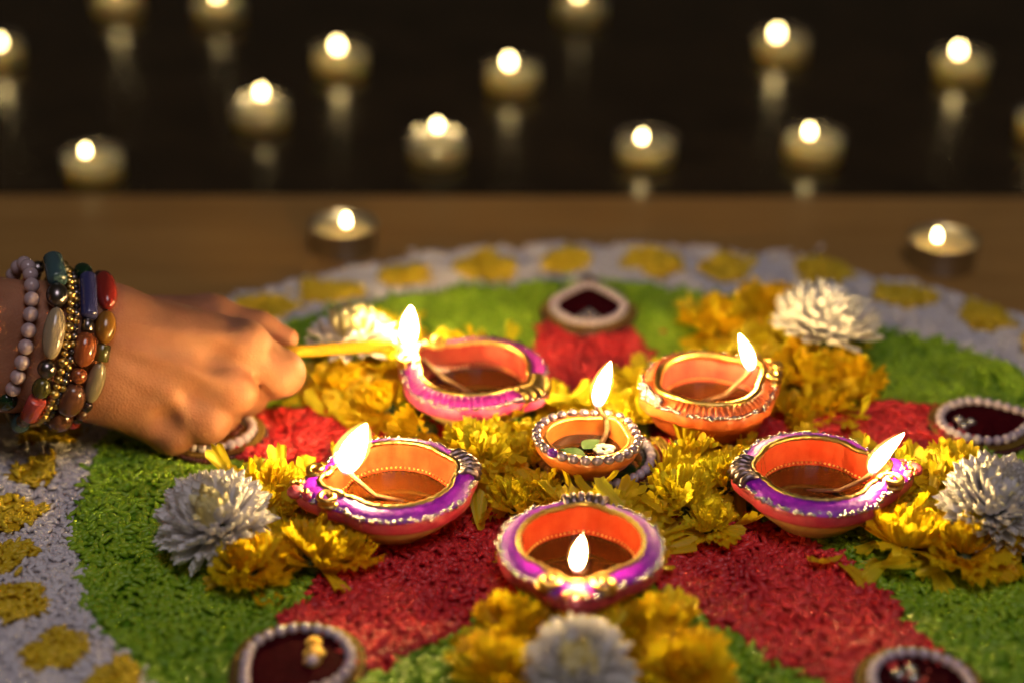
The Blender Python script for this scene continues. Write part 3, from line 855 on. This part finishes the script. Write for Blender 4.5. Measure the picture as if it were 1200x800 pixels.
FLOWER_PX = ((412, 405), (965, 395), (1166, 595), (678, 775), (254, 612))
MG = {}
for key, m in (('marigold', 'marigold'), ('bright', 'marigold_bright')):
    MG[key] = [petal_mesh('petal', M[m], 0.019, 0.0016, 0.0060, c, 0.12, 0.0014, 7.5, 8, 11, 0, i + 3) for i, c in enumerate((0.2, 0.6, -0.3, 0.9, 0.4))]
def marigold(px, py, z, width_px, label, key='marigold', tilt=(0, 0), n=66, flat=0.75):
    p = P(px, py, z + 0.008); p.z = z
    S = px_len(p, width_px) / 0.040
    root = empty('marigold', p, rot=(tilt[0], tilt[1], 0))
    tag(root, label, 'flower', 'yellow marigolds banked on the rangoli')
    MB().ball((0, 0, 0.003), 0.007 * S, 10, 6, (1, 1, 0.7)).build('flower_base', M['leafy'], root)
    for i in range(n):
        t = (i + 0.5) / n
        a = i * 2.39996 + random.gauss(0, 0.2)
        el = math.radians(88 - 86 * t ** 0.9 + random.gauss(0, 11))
        d = Vector((math.cos(a) * math.cos(el), math.sin(a) * math.cos(el), math.sin(el) * flat)).normalized()
        base = Vector((0, 0, 0.003 * S)) + d * 0.002 * S
        s = S * (0.72 + 0.36 * t) * random.uniform(0.8, 1.15)
        tw = random.gauss(0, 0.35)
        up = Vector((-math.cos(a + tw) * math.sin(el), -math.sin(a + tw) * math.sin(el), math.cos(el)))
        if not clear_of_lamps(p + (base + d * 0.017 * s), 0.97): continue
        obj('petal', MG[key][random.randrange(5)], root, petal_matrix(base, d, up) @ Matrix.Scale(s, 4))
    return root
BANKS = [
    ('marigold banked under the white flower behind the taper candle', 'marigold',
     [(398, 452, 76), (452, 470, 86), (500, 492, 80)]),
    ('marigold banked beside the white flower behind the orange lamp', 'marigold',
     [(842, 382, 92), (905, 362, 88), (938, 440, 96), (996, 440, 84), (925, 475, 60), (972, 468, 60)]),
    ('marigold banked in front of the white flower near the rhinestone ornament', 'marigold',
     [(1062, 632, 106), (1132, 640, 110), (1192, 632, 90), (1120, 556, 92), (1030, 600, 84)]),
    ('marigold banked round the white flower in front of the front lamp', 'marigold',
     [(605, 735, 108), (585, 790, 116), (770, 738, 112), (800, 790, 120), (720, 722, 80), (660, 715, 70)]),
    ('marigold banked beside the white flower with a yellow heart', 'marigold',
     [(322, 572, 84), (290, 662, 100), (364, 648, 108), (415, 640, 80)]),
    ('bright yellow marigold heaped round the beaded centre lamp', 'bright',
     [(560, 505, 80), (640, 560, 56), (780, 545, 70), (870, 515, 60), (745, 600, 50), (590, 478, 92), (566, 530, 84), (622, 512, 54), (604, 586, 74), (738, 500, 54), (752, 484, 76), (804, 516, 96), (850, 560, 80), (800, 580, 84), (836, 606, 60), (620, 530, 60)]),
]
ii = 0
for lab, key, spots in BANKS:
    for (x, y, w) in spots:
        marigold(x, y, 0.0095 if key == 'bright' else 0.0065, w * (1.16 if key == 'bright' else 1.08), lab, key, (random.gauss(0, 0.28), random.gauss(0, 0.28)), flat=0.85)
        ii += 1

# loose petals strewn between the heads
def loose_petals():
    src = [petal_mesh('p', M['loose'], 0.017, 0.0013, 0.0042, c, 0.15, 0.0011, 6.5, 7, 8, 0, 20 + i) for i, c in enumerate((0.3, -0.5, 0.8))]
    V, F, A = [], [], []
    geo = []
    for me in src:
        v = np.empty(len(me.vertices) * 3); me.vertices.foreach_get('co', v)
        geo.append((v.reshape(-1, 3), [tuple(p.vertices) for p in me.polygons]))
        bpy.data.meshes.remove(me)
    base = 0
    spots = []
    for _ in range(1500):
        a = random.uniform(0, 2 * PI); r = 0.070 * math.sqrt(random.random()) * (1 + 0.25 * math.cos(5 * a + 0.6))
        spots.append((center_pt[0] + r * math.cos(a), center_pt[1] + r * math.sin(a), 0.006 + random.random() * 0.008 * (1 - r / 0.1)))
    for o in FLOWER_PX:                           # spokes of the star, from the centre out to each white flower
        q = P(*o, 0.006)
        ax = Vector((q.x - center_pt[0], q.y - center_pt[1], 0)); sd = Vector((-ax.y, ax.x, 0)).normalized()
        for _ in range(560):
            u = random.uniform(0.22, 0.98)
            w = 0.021 * (1 - 0.25 * u)
            pt = Vector((center_pt[0], center_pt[1], 0)) + ax * u + sd * random.gauss(0, w * 0.62)
            spots.append((pt.x, pt.y, 0.0065 + random.random() * 0.007))
    for _ in range(1500):
        a = random.uniform(0, 2 * PI); r = 0.064 * math.sqrt(random.random())
        pt = Vector((center_pt[0] + r * math.cos(a), center_pt[1] + r * math.sin(a), 0))
        if clear_of_lamps(pt, 1.06): spots.append((pt.x, pt.y, 0.010 + random.random() * 0.009))
    for lx, ly, sp, n in ((462, 600, 62, 230), (955, 600, 78, 260), (560, 470, 60, 60), (835, 485, 50, 60), (680, 705, 50, 70), (420, 470, 45, 50), (930, 470, 60, 60), (1080, 640, 70, 80), (350, 640, 60, 60), (680, 760, 95, 120)):
        for _ in range(n):
            q = P(random.gauss(lx, sp * 0.55), random.gauss(ly, sp * 0.28), 0.006)
            spots.append((q.x, q.y, 0.0062 + random.random() * 0.004, 1))
    for (x, y, z, *free) in spots:
        red = False
        for o in orn_pos:                         # leave the red petals bare beyond the heart of the star
            ax = Vector((o.x - center_pt[0], o.y - center_pt[1])); L_ = ax.length; ax /= L_
            u = (x - center_pt[0]) * ax.x + (y - center_pt[1]) * ax.y; vv = abs(-(x - center_pt[0]) * ax.y + (y - center_pt[1]) * ax.x)
            red = red or (u > (0.036 if o is orn_pos[0] else 0.050) and vv < (0.022 if o is orn_pos[0] else 0.017))
        if red and not free and random.random() > 0.02: continue
        v, fc = geo[random.randrange(3)]
        d = Vector((random.gauss(0, 1), random.gauss(0, 1), random.gauss(0, 0.30))).normalized()
        up = Vector((random.gauss(0, 0.35), random.gauss(0, 0.35), 1)).normalized()
        if not (clear_of_lamps(Vector((x, y, 0)), 0.9) and clear_of_lamps(Vector((x, y, 0)) + d * 0.019, 0.9)): continue
        m = np.array(petal_matrix(Vector((x, y, z)), d, up) @ Matrix.Scale(random.uniform(0.75, 1.2), 4))
        V.append(v @ m[:3, :3].T + m[:3, 3]); F += [tuple(i + base for i in q) for q in fc]
        A += [random.random()] * len(v); base += len(v)
    me = bpy.data.meshes.new('loose_petals')
    me.from_pydata(np.concatenate(V).tolist(), [], F)
    me.polygons.foreach_set('use_smooth', [True] * len(me.polygons))
    at = me.attributes.new('rnd', 'FLOAT', 'POINT'); at.data.foreach_set('value', A)
    me.materials.append(M['loose']); me.update()
    return obj('loose_petals', me)
tag(loose_petals(), 'loose yellow marigold petals strewn under and between the lamps', 'petals', kind='stuff')

# ------------------------------------------------------------------ hand, bracelets, taper candle
HD = 0.842                                   # distance of the hand's middle plane along the view axis
HS = HD / F_PX
H0 = cam.location + CAM_F * HD
def HP(x, y, z=0.0):
    """hand frame: photo pixels in the plane through the hand, z in the same unit towards the viewer -> metres"""
    k = (HD - z * HS) / F_PX
    return cam.location + CAM_F * (HD - z * HS) + CAM_R * (x - 600) * k + CAM_U * (400 - y) * k

def capsule(p, a, b, ra, rb):
    a, b = np.array(a, float), np.array(b, float)
    ab = b - a
    t = np.clip(((p - a) @ ab) / (ab @ ab), 0, 1)
    return np.linalg.norm(p - a - t[:, None] * ab, axis=1) - (ra + (rb - ra) * t)
def smin(a, b, k):
    h = np.clip(0.5 + 0.5 * (b - a) / k, 0, 1)
    return b + (a - b) * h - k * h * (1 - h)

def surface_nets(fn, lo, hi, step):
    ax = [np.arange(lo[i], hi[i] + step, step) for i in range(3)]
    n = [len(a) for a in ax]
    g = np.stack(np.meshgrid(*ax, indexing='ij'), -1).reshape(-1, 3)
    d = np.concatenate([fn(c) for c in np.array_split(g, max(1, len(g) // 200000))]).reshape(n)
    ins = d < 0
    cs = np.zeros([m - 1 for m in n], int)
    corners = [(i, j, k) for i in (0, 1) for j in (0, 1) for k in (0, 1)]
    def sh(a, c): return a[c[0]:a.shape[0] - 1 + c[0], c[1]:a.shape[1] - 1 + c[1], c[2]:a.shape[2] - 1 + c[2]]
    for c in corners: cs += sh(ins, c)
    act = (cs > 0) & (cs < 8)
    idx = -np.ones(act.shape, int); idx[act] = np.arange(act.sum())
    cell = np.argwhere(act)
    acc = np.zeros((len(cell), 3)); cnt = np.zeros(len(cell))
    for a in corners:
        for axs in range(3):
            if a[axs]: continue
            b_ = list(a); b_[axs] = 1
            da = sh(d, a)[act]; db = sh(d, b_)[act]
            cr = (da < 0) != (db < 0)
            t = np.where(cr, da / np.where(cr, da - db, 1), 0)
            p = np.tile(np.array(a, float), (len(cell), 1)); p[:, axs] += t
            acc[cr] += p[cr]; cnt[cr] += 1
    v = (cell + acc / cnt[:, None]) * step + np.array(lo)
    faces = []
    for axs in range(3):
        o1, o2 = (axs + 1) % 3, (axs + 2) % 3
        s0 = [slice(None)] * 3; s1 = [slice(None)] * 3
        s0[axs] = slice(0, -1); s1[axs] = slice(1, None)
        ch = ins[tuple(s0)] != ins[tuple(s1)]
        e = np.argwhere(ch)
        e = e[(e[:, o1] > 0) & (e[:, o2] > 0) & (e[:, o1] < n[o1] - 1) & (e[:, o2] < n[o2] - 1)]
        def at(d1, d2):
            q = e.copy(); q[:, o1] += d1; q[:, o2] += d2
            return idx[q[:, 0], q[:, 1], q[:, 2]]
        q = np.stack([at(-1, -1), at(0, -1), at(0, 0), at(-1, 0)], 1)
        fl = ins[e[:, 0], e[:, 1], e[:, 2]]
        q[~fl] = q[~fl][:, ::-1]
        faces.append(q)
    return v, np.concatenate(faces)

def hand_sdf(p):
    K = lambda *a: capsule(p, *a)
    palm = K((-700, 293, 383), (60, 384, 36), 74, 50)
    palm = smin(palm, K((-700, 373, 368), (60, 440, 28), 72, 46), 26)
    if p[:, 0].max() < -60: return palm
    palm = smin(palm, K((60, 384, 36), (125, 380, 14), 49, 46), 22)
    palm = smin(palm, K((60, 440, 30), (120, 450, 10), 46, 44), 22)
    palm = smin(palm, K((125, 382, 8), (284, 406, -8), 47, 31), 20)       # index metacarpal
    palm = smin(palm, K((125, 405, 14), (272, 455, 4), 45, 29), 20)
    palm = smin(palm, K((122, 430, 14), (242, 490, 0), 45, 28), 20)
    palm = smin(palm, K((120, 448, 8), (200, 505, -10), 44, 26), 20)
    palm = smin(palm, K((150, 415, -35), (235, 440, -50), 46, 40), 24)
    # tendons fanning over the back of the hand
    for a, b_ in (((140, 380, 50), (276, 398, 18)), ((138, 405, 57), (264, 446, 28)), ((136, 430, 55), (236, 482, 24))):
        palm = smin(palm, K(a, b_, 3, 6), 14)
    # rounded knuckles
    for c, r in (((286, 404, 3), 28), ((273, 457, 9), 27), ((243, 492, 5), 25), ((201, 507, -7), 23)):
        palm = smin(palm, np.linalg.norm(p - np.array(c, float), axis=1) - r, 10)
    for c, r in (((250, 419, 42), 14), ((227, 469, 44), 15), ((194, 495, 34), 14)):    # hollows between the knuckles
        dd = np.linalg.norm(p - np.array(c, float), axis=1) - r
        h = np.clip(0.5 - 0.5 * (palm + dd) / 16, 0, 1)
        palm = palm + (-dd - palm) * h + 16 * h * (1 - h)
    def chain(pts, k=7):
        d = None
        for (a, ra), (b_, rb) in zip(pts[:-1], pts[1:]):
            q = K(a, b_, ra, rb); d = q if d is None else smin(d, q, k)
        return d
    thumb = chain([((150, 385, -28), 40), ((245, 377, -52), 31), ((302, 386, -56), 20), ((336, 397, -54), 14)], 12)
    index = chain([((284, 408, -8), 29), ((330, 437, -14), 27), ((320, 446, -58), 21), ((330, 424, -84), 17)])
    middle = chain([((272, 456, 2), 28), ((290, 462, -58), 24), ((262, 440, -96), 20), ((245, 425, -72), 17)])
    ring = chain([((242, 491, -2), 27), ((258, 488, -60), 23), ((232, 462, -92), 19), ((215, 445, -70), 17)])
    pinky = chain([((200, 506, -12), 25), ((218, 500, -60), 20), ((200, 478, -84), 17), ((190, 460, -68), 15)])
    fing = index
    for q in (middle, ring, pinky): fing = smin(fing, q, 4)
    d = smin(palm, fing, 9)
    d = smin(d, thumb, 5)
    for a, b_, r in (((296, 444, 14), (316, 464, -8), 3.2), ((305, 452, -2), (300, 447, -30), 2.2),      # crease under the forefinger
                     ((318, 404, 12), (334, 418, 12), 1.0), ((322, 401, 8), (339, 415, 9), 1.0), ((314, 408, 16), (328, 421, 15), 1.0)):
        dd = K(a, b_, r, r)
        h = np.clip(0.5 - 0.5 * (d + dd) / 5, 0, 1)
        d = d + (-dd - d) * h + 5 * h * (1 - h)
    return d

def skin_mat():
    m = mat('skin', (0.38, 0.160, 0.080), 0.58, spec=0.3, sss=0.22, sss_r=(0.006, 0.0024, 0.0012), c2=(0.47, 0.21, 0.108), scale=70)
    nt = m.node_tree; N = nt.nodes; L = nt.links; b = N['Principled BSDF']
    tc = N.new('ShaderNodeTexCoord')
    vo = N.new('ShaderNodeTexVoronoi'); vo.inputs['Scale'].default_value = 900
    nz = N.new('ShaderNodeTexNoise'); nz.inputs['Scale'].default_value = 240; nz.inputs['Detail'].default_value = 6
    L.new(tc.outputs['Object'], vo.inputs['Vector']); L.new(tc.outputs['Object'], nz.inputs['Vector'])
    ad = N.new('ShaderNodeMath'); ad.operation = 'ADD'
    L.new(vo.outputs['Distance'], ad.inputs[0]); L.new(nz.outputs['Fac'], ad.inputs[1])
    bp = N.new('ShaderNodeBump'); bp.inputs['Strength'].default_value = 0.32; bp.inputs['Distance'].default_value = 0.0005
    L.new(ad.outputs[0], bp.inputs['Height']); L.new(bp.outputs[0], b.inputs['Normal'])
    return m
M['skin'] = skin_mat()
def along_arm(q):
    """grid that bends with the forearm, which rises towards the shoulder"""
    q = q.copy(); e = np.clip(60 - q[:, 0], 0, None)
    q[:, 1] -= 0.105 * e; q[:, 2] += 0.452 * e
    return q
hv, hf = surface_nets(lambda q: hand_sdf(along_arm(q)), (-800, 290, -135), (380, 560, 130), 3.2)
hv = along_arm(hv)
hw = np.array([HP(*q) for q in hv])
hand_root = empty('person', HP(-100, 400, 60))
tag(hand_root, 'hand with stacked bead bracelets reaching in and holding a yellow taper', 'person')
me = bpy.data.meshes.new('body')
me.from_pydata((hw - np.array(hand_root.location)).tolist(), [], hf.tolist())
me.polygons.foreach_set('use_smooth', [True] * len(me.polygons))
me.materials.append(M['skin']); me.update()
body = obj('arm_and_hand', me, hand_root)
sm = body.modifiers.new('soften', 'SMOOTH'); sm.factor = 0.5; sm.iterations = 4

# taper candle pinched between thumb and forefinger
tip = P(464, 404, 0.036)
grip = HP(328, 413, -38)
dr = (tip - grip).normalized()
cr = px_len(tip, 7.0)
tc_root = empty('taper_candle', grip)
tag(tc_root, 'thin yellow taper candle held in the hand and touching the magenta lamp', 'candle')
back = -dr * 0.022
L_ = (tip - grip)
MB().tube([back, back * 0.3, L_ * 0.3, L_ * 0.7, L_ * 0.96, L_ * 0.985, L_], [cr * 0.95, cr, cr, cr, cr, cr * 0.85, cr * 0.35], 14).build('wax_stick', M['candle'], tc_root)
MB().tube([L_ * 0.99, L_ + dr * 0.003, L_ + dr * 0.0055 + Vector((0, 0, 0.0008))], [0.0006, 0.0006, 0.0004], 6).build('wick', M['wick'], tc_root)

# bracelets
AX = (HP(95, 412, 20) - HP(-160, 372, 140)).normalized()
NEAR = (-CAM_F - AX * (-CAM_F).dot(AX)).normalized()
UPV = AX.cross(NEAR).normalized()
if UPV.dot(CAM_U) < 0: UPV = -UPV
def stone(name, c, c2=None, rough=0.16, metal=0.0, **kw):
    return mat(name, c, rough, metal, c2=c2, coat=0.5, scale=350, **kw)
BM = {
    'pearl': stone('bracelet_pearl', (0.50, 0.38, 0.38), sss=0.15, sss_r=(0.002, 0.0016, 0.0016)), 'green': stone('dark_green_stone', (0.008, 0.035, 0.012)),
    'turq': stone('turquoise', (0.04, 0.09, 0.10), (0.07, 0.13, 0.13)), 'silver': stone('antique_silver', (0.24, 0.21, 0.20), metal=1.0, rough=0.28),
    'bone': stone('bone', (0.34, 0.26, 0.15), (0.42, 0.33, 0.20)), 'coral': stone('coral', (0.42, 0.05, 0.05), (0.50, 0.09, 0.07)),
    'gold': stone('gold_bead', (0.62, 0.42, 0.12), metal=1.0, rough=0.3), 'blue': stone('blue_stone', (0.035, 0.035, 0.12), (0.06, 0.06, 0.17)),
    'carn': stone('carnelian', (0.24, 0.055, 0.015), (0.30, 0.085, 0.026)), 'brown': stone('brown_agate', (0.10, 0.034, 0.018), (0.17, 0.07, 0.035)),
    'red': stone('red_jasper', (0.24, 0.016, 0.012), (0.30, 0.03, 0.02)), 'amber': stone('amber', (0.24, 0.10, 0.012), (0.30, 0.14, 0.02)),
    'moss': stone('moss_stone', (0.08, 0.07, 0.015)), 'quartz': stone('smoky_quartz', (0.22, 0.17, 0.09), (0.30, 0.25, 0.14)), 'dark': stone('onyx', (0.02, 0.012, 0.012)),
}
def bead_mesh(m, kind):
    if kind == 'ball': return MB().ball((0, 0, 0), 1, 16, 10).mesh('bead', m)
    mb = MB(); rows = []
    prof = {'tube': ((0.30, -1), (0.85, -0.98), (1, -0.88), (1, 0.88), (0.85, 0.98), (0.30, 1)),
            'oval': [(max(0.12, math.cos(PI / 2 * u) ** 0.38), u) for u in (-1, -.93, -.8, -.6, -.35, 0, .35, .6, .8, .93, 1)]}[kind]
    for r, y in prof: rows.append([(r * math.cos(a), y, -r * math.sin(a)) for a in [2 * PI * k / 16 for k in range(16)]])
    return mb.grid(rows, True, True, True).mesh('bead', m)
BCACHE = {}
def bracelet(cx, cy, cz, r1, r2, seq, label, roll=0.0):
    c = HP(cx, cy, cz)
    root = empty('bracelet', c)
    tag(root, label, 'bracelet', 'bracelets on the wrist')
    N_ = 720
    pts = []
    for i in range(N_):
        a = 2 * PI * i / N_
        pts.append((UPV * math.cos(a) * r1 + NEAR * math.sin(a) * r2) * HS)
    cum = [0]
    for i in range(N_): cum.append(cum[-1] + (pts[(i + 1) % N_] - pts[i]).length)
    tot = cum[-1]
    def at(s):
        s = s % tot
        i = int(np.searchsorted(cum, s) - 1); i = max(0, min(N_ - 1, i))
        return pts[i].lerp(pts[(i + 1) % N_], (s - cum[i]) / (cum[i + 1] - cum[i]))
    s = roll * HS; i = 0
    thread = MB()
    closed_tube2 = [at(tot * k / 60) for k in range(61)]
    thread.tube(closed_tube2, 0.0006, 6).build('thread', BM['dark'], root)
    start = s
    while True:
        key, kind, ln, rd = seq[i % len(seq)]
        ln *= HS; rd *= HS * 0.88
        if s + ln > start + tot: break
        mid = at(s + ln / 2); tg = (at(s + ln * 0.8) - at(s + ln * 0.2)).normalized()
        if (key, kind) not in BCACHE: BCACHE[(key, kind)] = bead_mesh(BM[key], kind)
        up = AX
        m = petal_matrix(mid, tg, up) @ Matrix.Diagonal((rd, ln * 0.5, rd, 1))
        obj('bead', BCACHE[(key, kind)], root, m)
        s += ln * 1.01; i += 1
    return root
pe = ('pearl', 'ball', 18, 10)
bracelet(14, 391, 58, 81, 68, [pe] * 11 + [('green', 'oval', 26, 14)] + [pe] * 24, 'bracelet of pale pearls with one dark green bead, farthest up the arm', -10)
bracelet(40, 398, 47, 94, 76, [('silver', 'ball', 12, 9), ('turq', 'tube', 46, 13), ('silver', 'ball', 30, 14), ('bone', 'oval', 58, 14), ('silver', 'ball', 22, 12), ('moss', 'oval', 26, 12), ('coral', 'tube', 34, 12), ('silver', 'ball', 14, 9)], 'bracelet of silver, turquoise, bone and coral tubes beside the pearl bracelet', 2)
gb = [('gold', 'ball', 10, 6), ('gold', 'ball', 8, 5), ('gold', 'ball', 12, 7), ('gold', 'oval', 9, 5)]
bracelet(56, 402, 40, 92, 75, gb, 'bracelet of small gold beads beside the silver and turquoise one', 4)
bracelet(64, 404, 36, 88, 72, [('silver', 'ball', 9, 5), ('gold', 'ball', 9, 5), ('dark', 'ball', 8, 4.5)], 'thin bracelet of tiny dark and gold beads between gold and stone bracelets', 0)
bracelet(79, 405, 30, 88, 68, [('green', 'oval', 34, 12), ('blue', 'tube', 58, 11), ('silver', 'tube', 14, 8), ('carn', 'oval', 40, 16), ('carn', 'ball', 20, 11), ('brown', 'oval', 44, 18), ('brown', 'oval', 36, 17)], 'bracelet with blue tube, orange carnelian and big brown stones', -6)
bracelet(101, 407, 20, 84, 64, [('dark', 'ball', 14, 8), ('red', 'oval', 58, 15), ('amber', 'oval', 38, 14), ('moss', 'tube', 20, 10), ('quartz', 'oval', 50, 12), ('dark', 'ball', 16, 8), ('brown', 'ball', 16, 9)], 'bracelet with red jasper, amber and smoky quartz, nearest the hand', -4)
